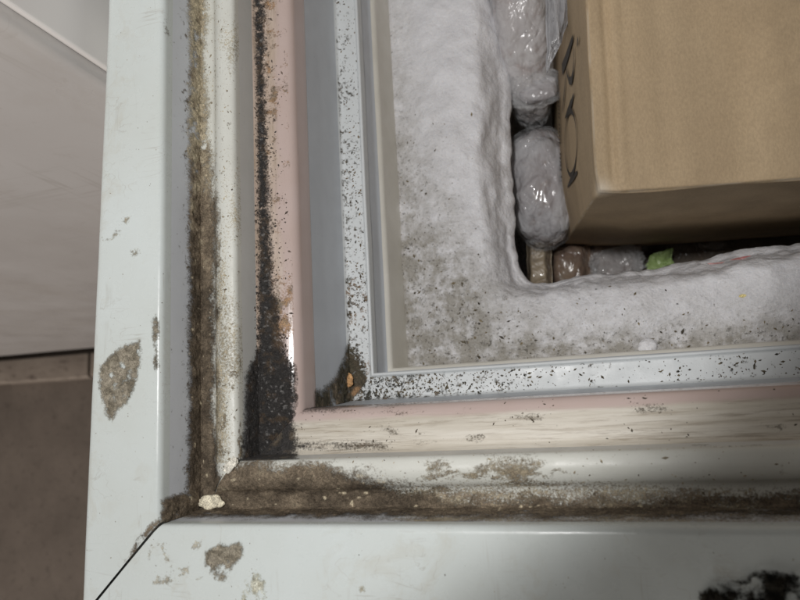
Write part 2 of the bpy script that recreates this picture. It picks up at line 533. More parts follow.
# 3. black mould along the pink strip and the mouldy corner
def g3(px, py, P):
    left = np.interp(py, [-100, 0, 100, 200, 300, 345, 358, 372, 460], [251, 252, 255, 257, 257, 257, 252, 244, 240]) + 4 * (fbm(P, .003, 61, 4) - .5)
    right = np.interp(py, [-100, 0, 100, 200, 260, 300, 330, 352, 368, 400, 455], [265, 266, 268, 271, 274, 279, 282, 287, 297, 298, 297])
    right = right + 15 * (fbm(P, .004, 62, 5, .65) - .5)
    cov = np.interp(py, [-100, 0, 200, 300, 360], [.72, .72, .80, .95, 1.3])
    n = fbm(P, .0026, 63, 5, .65)
    m = np.minimum(np.minimum((right - px) / 4.5, (px - left) / 3), (cov - n) * 7)
    # loose spots over the flat
    sp = fbm(P, .0024, 64, 4, .6)
    far = np.interp(px, [262, 275, 292, 300], [.62, .70, .80, .95])
    far = far - np.interp(py, [200, 330, 370], [0, .05, .08])
    return np.where((px > left) & (px < 299), np.maximum(m, (sp - far) * 10), m)
def c3(px, py, P, m):
    n = fbm(P, .003, 65, 5, .65)
    c = mixc(BLK, lin(84, 72, 60, 1.1), sstep(n, .5, .72))
    o = np.clip(np.interp(px, [270, 280, 290], [0, .5, .8]) * np.interp(py, [180, 260, 340, 358], [.25, .5, .6, 0]), 0, 1) * sstep(fbm(P, .005, 66), .35, .6)
    c = mixc(c, ORG * .8, o)
    return mixc(c, lin(150, 148, 146, 1), sstep(fbm(P, .0009, 67, 3), .62, .80) * .75)
layer('black_mould', 'L', ['channel', 'channel_wall', 'pink'], (.0172, .0322), (.0165, .24), .0003, g3, .0008, c3, M_MOULD, freezer)
# orange-brown stain beside the mould
def g3b(px, py, P):
    n = fbm(P, .005, 71, 5, .65)
    w = np.exp(-(((py - 325) / 42) ** 2)) * .20 + .13 * np.exp(-np.maximum(px - 268, 0) / 7)
    return np.minimum((n - .66 + w) * 7, np.minimum((px - 262) / 3, (294 - px) / 4))
layer('orange_stain', 'L', ['pink'], (.018, .0315), (.018, .24), .00036, g3b, .00016,
      lambda px, py, P, m: mixc(ORG * 1.1, BR_M, sstep(fbm(P, .003, 72), .35, .65)), M_STAIN, freezer)
# mould over the front part of the corner
def g4(px, py, P):
    right = np.interp(py, [390, 400, 406, 415, 440, 455], [372, 350, 322, 299, 297, 297]) + 20 * (fbm(P, .004, 73, 5, .65) - .5)
    m = (right - px) / 5
    edge = np.minimum((fbm(P * np.array([.3, 1, 1]), .004, 74, 5) - .60 + np.interp(px, [300, 380, 480], [.14, .06, -.03])) * 9, 1 - np.abs(py - 446) / 5)
    lip = np.minimum((fbm(P * np.array([.3, 1, 1]), .004, 75, 5) - .58 + np.interp(px, [320, 400, 560], [.16, .05, -.06])) * 9, 1 - np.abs(py - 408) / 5)
    return np.maximum(m, np.maximum(edge, lip))
layer('black_mould', 'B', ['channel', 'channel_wall', 'pink'], (.0172, .0346), (.0165, .20), .00032, g4, .0006,
      lambda px, py, P, m: mixc(BLK * 1.3, BR_M * .8, sstep(fbm(P, .003, 76, 4) + (px - 300) / 260, .45, .75)), M_MOULD, freezer)
# dark marks on the worn front strip
def g4b(px, py, P):
    n = fbm(P * np.array([.30, 1, 1]), .003, 77, 5, .6)
    w = np.exp(-((px - 430) / 60) ** 2) * .09 + np.exp(-((px - 530) / 60) ** 2) * .09 + np.exp(-((px - 760) / 80) ** 2) * .05
    return np.minimum((n - .755 + w) * 9, 1 - np.abs(py - 427) / 17)
layer('strip_marks', 'B', ['pink'], (.0185, .032), (.05, .235), .00034, g4b, .0002,
      lambda px, py, P, m: mixc(BR_M, OLV, fbm(P, .002, 78)), M_GRIME, freezer)

# 4. rim ledge: corner dirt, specks
def g5(px, py, P):
    n = fbm(P, .0012, 81, 4, .65)
    den = np.interp(py, [-80, 60, 150, 300, 380], [.60, .58, .52, .50, .46])
    edge = np.interp(px - np.interp(py, [0, 390], [335, 349]), [0, 8, 24], [.10, .04, 0])
    gr = np.interp(py, [280, 340, 372], [0, .06, .4]) * sstep(-(px - np.interp(py, [300, 385], [350, 366])), -6, 4)
    return (n - den - .08 + edge + gr + .30 * (fbm(P, .013, 181, 3) - .5)) * 6
layer('mould_specks', 'L', ['rim'], (.0362, .0462), (.036, .24), .00032, g5, .0005,
      lambda px, py, P, m: mixc(mixc(OLV, BR_D, fbm(P, .003, 82)), ORG, sstep(fbm(P, .006, 83), .55, .7) * sstep(py, 180, 330)), M_GRIME, freezer, .0004)
def g6(px, py, P):
    n = fbm(P, .0013, 84, 4, .65)
    den = np.interp(px, [300, 370, 420, 470, 540, 640, 720, 800], [.30, .44, .48, .52, .62, .65, .58, .64])
    top = np.interp(px, [380, 800], [372, 344])
    low = np.interp(py - top, [0, 8, 20, 27], [-.06, 0, .02, .08]) * np.interp(px, [380, 520], [1, .3])
    return (n - den - .05 + low + .34 * (fbm(P, .012, 184, 3) - .5)) * 6
layer('mould_specks', 'B', ['rim'], (.0352, .0460), (.036, .235), .00032, g6, .0006,
      lambda px, py, P, m: mixc(lin(66, 64, 56), BR_M, sstep(fbm(P, .003, 85), .4, .7)), M_GRIME, freezer, .0004)
def g7(px, py, P):
    lim = np.interp(px, [296, 318, 335, 345, 356], [396, 388, 376, 350, 300]) + 8 * (fbm(P, .004, 86, 4) - .5)
    return np.minimum((py - lim) / 5, (fbm(P, .003, 87, 4) - .22) * 6)
layer('corner_grime', 'L', ['wall'], (.0335, .0365), (.034, .12), .0004, g7, .0010,
      lambda px, py, P, m: mixc(OLV * .9, BR_M, sstep(fbm(P, .003, 88), .45, .75)), M_GRIME, freezer)

# 5. peeled glue and dirt patches on the trim
def poly_sd(px, py, pts):
    """signed distance in pixels, positive inside"""
    pts = np.array(pts, float); d = np.full(px.shape, 1e9); ins = np.zeros(px.shape, bool)
    for (x1, y1), (x2, y2) in zip(pts, np.roll(pts, -1, 0)):
        ex, ey = x2 - x1, y2 - y1
        t = np.clip(((px - x1) * ex + (py - y1) * ey) / (ex * ex + ey * ey + 1e-9), 0, 1)
        d = np.minimum(d, np.hypot(px - x1 - t * ex, py - y1 - t * ey))
        c = ((y1 > py) != (y2 > py)) & (px < ex * (py - y1) / (ey + 1e-12) + x1)
        ins ^= c
    return np.where(ins, d, -d)
def patch(name, arm, pts, holes, rag, col1, col2, thick=.0003, seed=0, drange=(-.03, -.0002), srange=(-.03, .24), keys=('trim',)):
    pts = np.array(pts, float)
    def mk(px, py, P):
        sd = poly_sd(px, py, pts) + rag * (fbm(P, .005, 91 + seed, 5, .65) - .5)
        return np.minimum(sd / 2.5, (holes - fbm(P, .0036, 95 + seed, 4, .6)) * 9)
    # limit the arm range to the patch
    lo, hi = pts.min(0) - 8, pts.max(0) + 8
    c = [at(x, y) for x in (lo[0], hi[0]) for y in (lo[1], hi[1])]
    if arm == 'L':
        sr = (min(p[1] for p in c) - Y0, max(p[1] for p in c) - Y0)
    else:
        sr = (min(p[0] for p in c) - X0, max(p[0] for p in c) - X0)
    return layer(name, arm, list(keys), drange, sr, .0003, mk, thick,
                 lambda px, py, P, m: mixc(col1, col2, sstep(fbm(P, .0018, 97 + seed, 4, .6), .35, .7)), M_GRIME, freezer, .00035)
GL1, GL2 = lin(140, 133, 119, 1.2), lin(108, 102, 89, 1.2)
patch('glue_patch', 'L', [(99, 366), (110, 355), (124, 345), (142, 338), (143, 352), (139, 375), (136, 388), (128, 404), (120, 410), (112, 422), (106, 417), (101, 402), (98, 385)], .80, 7, GL1, GL2, seed=1)
patch('glue_patch', 'L', [(152, 320), (156, 314), (161, 322), (161, 337), (157, 342), (159, 352), (160, 366), (155, 371), (151, 362), (154, 350), (151, 340)], .74, 5, GL1 * .8, GL2 * .8, seed=2)
patch('glue_patch', 'B', [(203, 552), (214, 546), (220, 541), (228, 546), (240, 541), (243, 549), (244, 556), (234, 570), (224, 584), (214, 580), (204, 566)], .70, 7, GL1, GL2, seed=3)
patch('glue_patch', 'L', [(96, 230), (112, 226), (122, 218), (131, 217), (122, 231), (112, 240), (96, 242)], .50, 5, lin(196, 192, 178, 1.15), GL1, thick=.00012, seed=4)
patch('glue_patch', 'L', [(128, 252), (138, 247), (142, 253), (133, 259)], .5, 5, lin(190, 186, 172, 1.15), GL1, thick=.00012, seed=5)
patch('glue_patch', 'B', [(246, 572), (256, 570), (266, 582), (268, 606), (240, 606)], .55, 6, lin(205, 205, 190, 1.1), lin(170, 166, 146, 1.1), thick=.00025, seed=6)
patch('glue_patch', 'L', [(162, 12), (166, 20), (170, 36), (164, 34)], .6, 3, GL1, GL2, thick=.0002, seed=7, drange=(-.002, .0009), keys=('trim', 'lip'))
patch('mitre_dirt', 'L', [(120, 566), (132, 548), (138, 536), (148, 526), (158, 517), (164, 519), (156, 529), (142, 546), (128, 562)], .62, 7, BR_M, BR_D, thick=.0004, seed=8)
patch('mitre_dirt', 'L', [(158, 524), (160, 500), (172, 494), (186, 490), (192, 500), (190, 522), (172, 524)], .80, 7, BR_M, BR_D, thick=.0007, seed=9, drange=(-.004, .0009), keys=('trim', 'lip'))
patch('dark_dirt', 'B', [(700, 592), (716, 582), (738, 578), (752, 570), (775, 573), (800, 570), (840, 572), (840, 640), (700, 640)], .66, 14, lin(24, 23, 18, .9), lin(44, 40, 32, .9), thick=.0016, seed=10)
patch('faint_smears', 'B', [(150, 545), (200, 535), (204, 580), (150, 585)], .40, 10, lin(190, 184, 168, 1.15), GL1, thick=.0001, seed=11)
patch('faint_smears', 'B', [(350, 552), (366, 548), (370, 596), (352, 598)], .36, 10, lin(196, 192, 178, 1.15), lin(180, 172, 150, 1.15), thick=.0001, seed=12)

# ------------------------------------------------------------------ frost
def frost_material():
    n = NT('frost_ice')
    d = n.attr('dirt').outputs['Fac']
    c = n.mix(n.ramp(n.noise(70, 4), [(0.3, 0.0), (0.7, 1.0)]), (0.86, 0.86, 0.89), (0.78, 0.78, 0.81))
    film = n.ramp(n.noise(110, 6, 0.7), [(0.32, 0.0), (0.58, 1.0)])
    c = n.mix(n.math('MULTIPLY', n.math('MULTIPLY', film, d), 1.0), c, (0.37, 0.35, 0.315))
    sp = n.ramp(n.noise(520, 5, 0.72), [(0.54, 0.0), (0.66, 1.0)])
    c = n.mix(n.math('MULTIPLY', n.math('MULTIPLY', sp, d), 0.95), c, (0.13, 0.12, 0.10))
    n.base(c)
    n.set(Roughness=n.ramp(n.noise(300, 3), [(0.35, 0.16), (0.65, 0.5)]), Specular_IOR_Level=0.5,
          Subsurface_Weight=0.25, Subsurface_Scale=0.004)
    n.b.inputs['Subsurface Radius'].default_value = (0.8, 0.9, 1.0)
    n.normal(n.bump(n.noise(900, 4, 0.65), 0.5, 0.0009, n.bump(n.noise(260, 4, 0.6), 0.4, 0.0022)))
    return n.m
M_FROST = frost_material()

def frost_mesh():
    xw, yw = X0 + .0455, Y0 + .0455
    ze = -.132
    cx, cy = at(522, 284, ze)[:2]
    edgeL = [(at(504, 0, ze)), at(505, 80, ze), at(504, 140, ze), at(506, 200, ze), at(511, 245, ze), at(516, 268, ze)]
    edgeB = [at(536, 284, ze), at(560, 282, ze), at(600, 278, ze), at(640, 276, ze), at(690, 267, ze), at(750, 254, ze), at(800, 246, ze)]
    far1 = edgeL[0] + np.array([0.003, 0.17, 0])
    far2 = np.array([X0 + .40, edgeB[-1][1] + .004, ze])
    E_ = [far1[:2]] + [e[:2] for e in edgeL] + [at(521, 279, ze)[:2], at(526, 284, ze)[:2]] + [e[:2] for e in edgeB] + [far2[:2]]
    E_ = np.array(E_)
    W_ = [(xw, p[1]) for p in E_[:7]]
    W_[-1] = (xw, yw + .016)
    W_[-2] = (xw, yw + .028)
    W_ += [(xw, yw + .002), (xw + .004, yw)]
    W_ += [(p[0], yw) for p in E_[9:]]
    W_ = np.array(W_); W_[9:11, 0] = (xw + .018, xw + .034)
    W_[11, 0] = max(W_[11, 0] - .012, xw + .05)
    L = np.concatenate([[0], np.cumsum(np.linalg.norm(np.diff((E_ + W_) * .5, axis=0), axis=1))])
    n = 700
    u = np.linspace(0, L[-1], n)
    def sm(A):
        Y = np.stack([np.interp(u, L, A[:, k]) for k in (0, 1)], 1)
        K = np.hanning(31); K /= K.sum()
        return np.stack([np.convolve(np.pad(Y[:, k], 15, mode='edge'), K, mode='valid') for k in (0, 1)], 1)
    E2, W2 = sm(E_), sm(W_)
    # cross-section: a across (0 wall .. 1 edge), z
    ts = np.concatenate([np.linspace(0, 1, 110), 1 + np.linspace(0.02, 1, 50)])
    A = np.where(ts <= 1, ts, 1.0)
    top = -.1185 + .0055 * np.sin(np.clip(A, 0, 1) * math.pi) - .014 * sstep(A, .72, 1.0) ** 2
    drop = np.where(ts > 1, (ts - 1), 0) ** 1.3
    P = np.zeros((n, len(ts), 3))
    a_ = np.where(ts <= 1, 1 - (1 - A) ** 1.08, 1.0)
    und = np.where(ts > 1, .010 * sstep(ts, 1, 1.25) - .004 * sstep(ts, 1, 1.06), 0)
    dirn = E2 - W2; ln_ = np.linalg.norm(dirn, axis=1, keepdims=True); dirn = dirn / ln_
    P[..., :2] = W2[:, None, :] + (E2 - W2)[:, None, :] * a_[None, :, None] - dirn[:, None, :] * und[None, :, None]
    P[..., 2] = top[None, :] - drop[None, :] * .19
    du = np.gradient(P, axis=0); dv = np.gradient(P, axis=1)
    N = np.cross(du, dv); N /= np.linalg.norm(N, axis=-1, keepdims=True) + 1e-12
    if N[..., 2].mean() < 0: N = -N
    ed = sstep(ts, .55, .95)[None, :]
    h = (.0046 * (fbm(P, .018, 101, 3) - .5) + .0012 * (fbm(P, .005, 102, 3, .5) - .5)
         + ed * .0034 * (fbm(P, .011, 104, 3) - .5))
    # long melt ridges rolling over the edge of the left frost bank
    h = h + ed * .0012 * (fbm(P * np.array([1, .25, 1]), .004, 103, 3) - .5)
    # outer rows stay put near the wall
    h = h * (0.35 + 0.65 * sstep(ts, 0, .15))[None, :]
    P = P + N * h[..., None]
    px, py = proj(P)
    rimd = np.minimum(np.abs(px - np.interp(py, [0, 370], [390, 414])), np.abs(py - np.interp(px, [380, 800], [372, 346])))
    cor = np.exp(-(((px - 430) / 70) ** 2 + ((py - 330) / 90) ** 2))
    wB = sstep(py, 255, 300)
    dirt = (.30 * np.exp(-(rimd / 22) ** 2) + .95 * cor
            + .75 * wB * np.exp(-(rimd / 30) ** 2) * np.interp(px, [480, 560, 640, 720, 800], [1, 1, .85, .55, .45])
            + .35 * np.interp(py, [60, 160, 260], [0, .7, 1]) * sstep(-px, -490, -430)
            + .18 * wB)
    dirt = dirt * (0.45 + 1.4 * fbm(P, .012, 105, 4))
    dirt = np.clip(dirt, 0.03, 1.1) * (1 - .8 * sstep(ts, .8, 1.0))[None, :]
    f = grid_faces(n, len(ts))
    o = mesh_obj('frost', P.reshape(-1, 3), f, M_FROST, freezer, True, None, {'dirt': dirt.ravel()})
    return o, P, dirt
frost, FP, FD = frost_mesh()

# ------------------------------------------------------------------ lumps, crumbs
def blob(name, c, r, mat, parent, seed=0, rough=.35, col=None, n=20, flat=1.0, rot=0.0):
    th = np.linspace(0, math.pi, n); ph = np.linspace(0, 2 * math.pi, 2 * n, endpoint=False)
    V = []; F = []
    for a in th:
        for b in ph: V.append((math.sin(a) * math.cos(b), math.sin(a) * math.sin(b), math.cos(a)))
    V = np.array(V); m = 2 * n
    for i in range(n - 1):
        for j in range(m): F.append((i * m + j, (i + 1) * m + j, (i + 1) * m + (j + 1) % m, i * m + (j + 1) % m))
    k = 1 + rough * 2 * (fbm(V + seed * 3.1, .7, 200 + seed, 4, .55) - .5)
    V = V * k[:, None] * np.array(r)
    V[:, 2] *= flat
    R_ = np.array([[math.cos(rot), -math.sin(rot), 0], [math.sin(rot), math.cos(rot), 0], [0, 0, 1]])
    V = V @ R_.T
    return mesh_obj(name, V + np.array(c), F, mat, parent, True, None if col is None else np.tile(col, (len(V), 1)))

def surf_at(arm, d, s_z):  # unused helper kept minimal
    return None

# putty lump, chip and the orange flake in the corner
p = at(213, 501, -.0215); blob('putty_lump', p + np.array([0, 0, .0012]), (.0046, .0026, .0016), M_CRUMB, freezer, 1, .5, lin(214, 206, 184, 1.15))
p = at(231, 466, -.0175); blob('paint_chip', p + np.array([0, 0, .0004]), (.0030, .0018, .0009), M_CRUMB, freezer, 2, .5, lin(218, 214, 202, 1.1), rot=.8)
p = at(349, 379, -.0775); blob('orange_flake', p + np.array([0, 0, .002]), (.0022, .0035, .0009), M_CRUMB, freezer, 3, .6, lin(180, 140, 98, 1.2), rot=.5)
p = at(648, 346, -.1145); blob('ice_bead', p + np.array([0, 0, .0003]), (.0040, .0034, .0022), M_FROST, freezer, 4, .35)
p = at(742, 297, -.117); blob('yellow_crumb', p + np.array([0, 0, .003]), (.0018, .0010, .0008), M_CRUMB, freezer, 5, .5, lin(206, 192, 136, 1.2))

def crumbs(name, pts, nrm, sizes, cols, mat, parent):
    base = np.array([(1, 0, 0), (0, 1, 0), (-1, 0, 0), (0, -1, 0), (.2, .1, 1), (0, 0, -.6)])
    fc = np.array([(0, 1, 4), (1, 2, 4), (2, 3, 4), (3, 0, 4), (1, 0, 5), (2, 1, 5), (3, 2, 5), (0, 3, 5)])
    k = len(pts)
    a = RNG.rand(k) * 6.283; el = 1 + RNG.rand(k) * 1.6
    V = np.repeat(base[None], k, 0) * (1 + .5 * (RNG.rand(k, 6, 1) - .5))
    V[:, :, 0] *= el[:, None]; V[:, :, 2] *= .55
    c, s = np.cos(a)[:, None], np.sin(a)[:, None]
    x = V[:, :, 0] * c - V[:, :, 1] * s; y = V[:, :, 0] * s + V[:, :, 1] * c
    t1 = np.cross(nrm, np.array([.31, .77, .2])); t1 /= np.linalg.norm(t1, axis=1, keepdims=True)
    t2 = np.cross(nrm, t1)
    W = (x[..., None] * t1[:, None] + y[..., None] * t2[:, None] + V[:, :, 2][..., None] * nrm[:, None]) * sizes[:, None, None]
    W = W + np.asarray(pts)[:, None]
    F = (fc[None] + (np.arange(k) * 6)[:, None, None]).reshape(-1, 3)
    o = mesh_obj(name, W.reshape(-1, 3), F, mat, parent, False, np.repeat(cols, 6, 0))
    o['kind'] = 'stuff'
    return o

def scatter_arm(name, arm, keys, drange, srange, n, dens, size, c1_, c2_, wobamp=.0002):
    pl = resample(keys, .0003)
    pl = pl[(pl[:, 0] >= drange[0]) & (pl[:, 0] <= drange[1])]
    i = RNG.randint(1, len(pl) - 1, n)
    s = srange[0] + RNG.rand(n) * (srange[1] - srange[0])
    P = wob(arm, surf(arm, pl[i, 0], s, pl[i, 1]), wobamp)
    tg = pl[i + 1] - pl[i - 1]; tg /= np.linalg.norm(tg, axis=1, keepdims=True)
    nn = np.stack([-tg[:, 1], tg[:, 0]], 1)
    N = np.stack([nn[:, 0], 0 * s, nn[:, 1]], 1) if arm == 'L' else np.stack([0 * s, nn[:, 0], nn[:, 1]], 1)
    px, py = proj(P)
    k = (RNG.rand(n) < dens(px, py, P)) & (s > pl[i, 0])
    m = int(k.sum())
    sz = size * .62 * np.exp(np.clip(RNG.randn(m), -2, 1.6) * .5)
    t = RNG.rand(m)
    return crumbs(name, P[k], N[k], sz, np.asarray(c1_) * (1 - t[:, None]) + np.asarray(c2_) * t[:, None], M_CRUMB, freezer)

scatter_arm('loose_crumbs', 'L', ['channel'], (.001, .0176), (.002, .235), 5000, lambda px, py, P: np.interp(py, [0, 180, 300, 460], [.10, .25, .5, .6]) * sstep(-px, -232, -214) + .05, .00028, BR_D, TAN)
scatter_arm('loose_crumbs', 'B', ['channel'], (.001, .0176), (.002, .235), 5000, lambda px, py, P: sstep(py, 470, 498) * np.interp(px, [200, 450, 700], [.6, .5, .2]) + .05, .00028, BR_D, TAN)
scatter_arm('mould_crumbs', 'L', ['channel', 'channel_wall', 'pink'], (.0178, .031), (.018, .235), 9000, lambda px, py, P: np.exp(-np.maximum(px - np.interp(py, [0, 300, 370], [257, 266, 290]), 0) / np.interp(py, [0, 300, 400], [6, 9, 9])) * .8 * sstep(px, 254, 258), .00030, BLK, lin(110, 96, 84))
scatter_arm('strip_crumbs', 'B', ['pink'], (.0185, .033), (.03, .235), 1500, lambda px, py, P: np.clip(fbm(P, .012, 121) * 2.2 - 1.0, 0, 1) * .5, .00026, BR_D, OLV)
scatter_arm('rim_crumbs', 'L', ['rim'], (.0366, .0458), (.04, .235), 5000, lambda px, py, P: np.interp(py, [0, 150, 380], [.05, .18, .35]) * fbm(P, .01, 122) * 1.3, .00030, lin(52, 50, 42), lin(120, 100, 70), .0004)
scatter_arm('rim_crumbs', 'B', ['rim'], (.0366, .0458), (.04, .235), 6000, lambda px, py, P: np.interp(px, [380, 480, 560, 640, 720, 800], [.5, .3, .08, .06, .15, .07]) * fbm(P, .01, 123) * 1.3, .00034, lin(44, 44, 40), lin(110, 100, 80), .0004)
scatter_arm('trim_specks', 'L', ['trim', 'lip'], (-.029, .0006), (-.02, .235), 500, lambda px, py, P: .35 + 0 * px, .00014, BR_D, TAN * .7, .00035)
scatter_arm('trim_specks', 'B', ['trim', 'lip'], (-.029, .0006), (-.02, .235), 400, lambda px, py, P: .30 + 0 * px, .00014, BR_D, TAN * .7, .00035)

# specks frozen into the frost
fN = np.cross(np.gradient(FP, axis=0), np.gradient(FP, axis=1)); fN /= np.linalg.norm(fN, axis=-1, keepdims=True) + 1e-12
if fN[..., 2].mean() < 0: fN = -fN
k = 16000
ii = RNG.randint(0, FP.shape[0], k); jj = RNG.randint(3, 100, k)
keep = RNG.rand(k) < np.clip(FD[ii, jj], 0, 1) ** 1.5 * .28 * sstep(fbm(FP[ii, jj], .008, 131, 3), .35, .65)
ii, jj = ii[keep], jj[keep]
sz = .00024 * np.exp(np.clip(RNG.randn(len(ii)), -2, 1.7) * .55)
tt = RNG.rand(len(ii))[:, None]
crumbs('frozen_specks', FP[ii, jj], fN[ii, jj], sz, lin(58, 54, 46) * (1 - tt) + lin(138, 126, 100) * tt, M_CRUMB, freezer)

# ------------------------------------------------------------------ cardboard box
BW = np.array([[0.9938, 0.0461, 0.1009], [-0.0331, 0.9914, -0.1266], [-0.1059, 0.1225, 0.9868]])
u_, _, v_ = np.linalg.svd(BW); BW = u_ @ v_
BP = at(596, 195, -.052)
BSX, BSY, BSZ = .21, .24, .215

def cardboard():
    n = NT('cardboard')
    st = (1, .05, 1)
    c = n.mix(n.ramp(n.noise(45, 5, .6), [(0.3, 0.0), (0.7, 1.0)]), (0.43, 0.325, 0.205), (0.39, 0.29, 0.18))
    fib = n.ramp(n.noise(1500, 3, .6, (1, .5, 1)), [(0.3, .9), (0.7, 1.1)])
    c = n.mix(1.0, c, fib, 'MULTIPLY')
    band = n.ramp(n.noise(60, 2, .5, st), [(0.35, .92), (0.65, 1.06)])
    c = n.mix(1.0, c, band, 'MULTIPLY')
    c = n.mix(n.attr('scuff').outputs['Fac'], c, (0.62, 0.55, 0.45))
    n.base(c)
    n.set(Roughness=.72, Specular_IOR_Level=.3)
    stain = n.ramp(n.noise(22, 5, .65, (1, 1, 1), .5), [(0.52, 1.0), (0.72, .84)])
    c = n.mix(1.0, c, stain, 'MULTIPLY'); n.base(c)
    n.normal(n.bump(n.noise(1100, 3, .6), .2, .0003, n.bump(n.noise(230, 2, .5, (1, .03, 1)), .22, .0009)))
    return n.m
M_CARD = cardboard()

def make_box():
    hs = np.array([BSX, BSY, BSZ]) / 2; r = .0012
    def axis(h):
        return np.unique(np.concatenate([np.linspace(-h, h, 60), np.linspace(-h, -h + .012, 30), np.linspace(h - .012, h, 30)]))
    V = []; F = []
    for ax in range(3):
        a, b = [i for i in range(3) if i != ax]
        ga, gb = axis(hs[a]), axis(hs[b])
        for sgn in (-1, 1):
            G = np.zeros((len(ga), len(gb), 3))
            G[..., a] = ga[:, None]; G[..., b] = gb[None, :]; G[..., ax] = sgn * hs[ax]
            f = grid_faces(len(ga), len(gb)) + len(V)
            if (sgn > 0) == (ax == 1): f = f[:, ::-1]
            V += list(G.reshape(-1, 3)); F += list(f)
    V = np.array(V)
    inner = np.clip(V, -(hs - r), hs - r)
    dd = V - inner
    Nn = dd / (np.linalg.norm(dd, axis=1, keepdims=True) + 1e-12)
    Q = inner + Nn * r
    top = sstep(Nn[:, 2], .6, 1.0)
    lx = V[:, 0] + hs[0]; ly = V[:, 1] + hs[1]; lz = hs[2] - V[:, 2]
    # flute creases along the panel near its left edge and two fainter ones
    cr = .0011 * np.exp(-((lx - .0062 - .0012 * (fbm(V * np.array([0, 1, 0]), .03, 3) - .5)) / .0016) ** 2)
    cr += .0005 * np.exp(-((lx - .0235) / .003) ** 2) + .0004 * np.exp(-((lx - .050) / .004) ** 2) + .0006 * np.exp(-((lx - .0125) / .0022) ** 2)
    cr = cr * sstep(ly, .0, .006)
    Q[:, 2] -= top * cr
    Q[:, 2] += top * (.0022 * (fbm(V, .06, 5, 2) - .5) + .0010 * sstep(lx, .002, .012) + .0004 * (fbm(V, .012, 6, 2) - .5))
    side = sstep(-Nn[:, 0], .6, 1)
    Q[:, 0] -= side * (sstep(ly, 0, .03) * .0035 * np.sin(np.clip(lz / BSZ, 0, 1) * math.pi) + sstep(ly, 0, .02) * .0012 * (fbm(V, .03, 8, 2) - .5))
    front = sstep(-Nn[:, 1], .6, 1)
    Q[:, 1] -= front * (sstep(lx, 0, .03) * .0040 * np.sin(np.clip(lz / BSZ, 0, 1) * math.pi) + sstep(lx, 0, .02) * .0012 * (fbm(V, .03, 9, 2) - .5))
    # crushed corner
    cd = np.sqrt(lx ** 2 + ly ** 2 + lz ** 2)
    Q += np.exp(-(cd / .006) ** 2)[:, None] * np.array([.0011, .0011, -.0011])
    edge = ((np.abs(Nn) > .3).sum(1) >= 2).astype(float)
    scuff = edge * np.clip(fbm(V, .005, 11, 4) * 1.5 - .55, 0, .35)
    scuff = np.maximum(scuff, np.exp(-(cd / .0045) ** 2) * .8)
    centre = np.array([hs[0], hs[1], -hs[2]])
    Wd = BP + (Q + centre) @ BW.T
    return Wd, F, scuff
bv, bf, bs = make_box()
carton = empty('cardboard_box', tuple(BP + BW @ np.array([BSX / 2, BSY / 2, -BSZ])), 'large brown cardboard box with dark lettering standing in the freezer', 'box')
body = mesh_obj('box_body', bv, bf, M_CARD, carton, True, None, {'scuff': bs})

# printing on the side of the box that faces the frost
n_ = NT('box_print'); n_.base((0.045, 0.038, 0.030)); n_.set(Roughness=.6, Specular_IOR_Level=.25); M_PRINT = n_.m
def side_pt(px, py, lift=.0003):
    d = ray(px, py); nrm = BW[:, 0]
    t = ((BP - CPOS) @ nrm) / (d @ nrm)
    for _ in range(4):      # the panel bulges a little
        loc = (CPOS + d * t - BP) @ BW
        off = .0035 * float(sstep(loc[1], 0, .03)) * math.sin(min(max(-loc[2] / BSZ, 0), 1) * math.pi) + lift + .0004
        t = ((BP - nrm * off - CPOS) @ nrm) / (d @ nrm)
    return CPOS + d * t
def ribbon(V, F, pts, w):
    """a brush stroke on the panel: pixel points -> panel points, widths in metres along the panel"""
    Q = np.array([side_pt(*p) for p in pts])
    loc = (Q - BP) @ BW
    L = np.concatenate([[0], np.cumsum(np.linalg.norm(np.diff(Q, axis=0), axis=1))])
    t = np.linspace(0, L[-1], max(12, len(pts) * 4))
    C_ = np.stack([np.interp(t, L, loc[:, k]) for k in range(3)], 1)
    wv = .62 * np.interp(t, np.linspace(0, L[-1], len(w)), w)
    T = np.gradient(C_[:, 1:], axis=0); T /= np.linalg.norm(T, axis=1, keepdims=True) + 1e-12
    Nn = np.stack([-T[:, 1], T[:, 0]], 1)
    b = len(V)
    for i in range(len(t)):
        for sg in (-1, 1):
            q = C_[i].copy(); q[1:] += Nn[i] * wv[i] * .5 * sg
            V.append(BP + BW @ q)
    for i in range(len(t) - 1):
        F.append((b + 2 * i, b + 2 * i + 1, b + 2 * i + 3, b + 2 * i + 2))
V = []; F = []
S = .001
def ell(cx, cy, rx, ry, a0, a1, n=40):
    return [(cx + rx * math.cos(a), cy + ry * math.sin(a)) for a in np.linspace(a0, a1, n)]
ribbon(V, F, ell(570.6, 143, 5.9, 32, -math.pi / 2, 1.5 * math.pi), [4.5 * S, 1.6 * S, 1.8 * S, 4.5 * S, 3.0 * S, 1.6 * S, 2.0 * S, 4.5 * S])
ribbon(V, F, [(573.5, 94), (571.5, 102), (568.5, 110), (565, 118)], [2 * S, 6 * S, 5 * S, 1.5 * S])
ribbon(V, F, [(577, 172), (574, 176), (571, 180), (567.5, 187)], [2 * S, 5 * S, 5 * S, 1.5 * S])
ribbon(V, F, [(572.8, 37), (569, 50), (565, 62), (562, 70)], [4 * S, 7 * S, 8 * S, 9 * S])
ribbon(V, F, [(573.2, 47), (573.8, 60), (573, 72), (571.4, 80.5), (569, 81), (567, 74), (566, 68)], [2 * S, 2.5 * S, 4.5 * S, 6 * S, 5 * S, 3 * S, 2 * S])
ribbon(V, F, [(565.8, 72), (564.8, 86), (563, 104), (562.2, 112)], [2 * S, 3 * S, 3.5 * S, 2 * S])
ribbon(V, F, [(577.8, 38), (577, 46)], [4 * S, 3 * S])
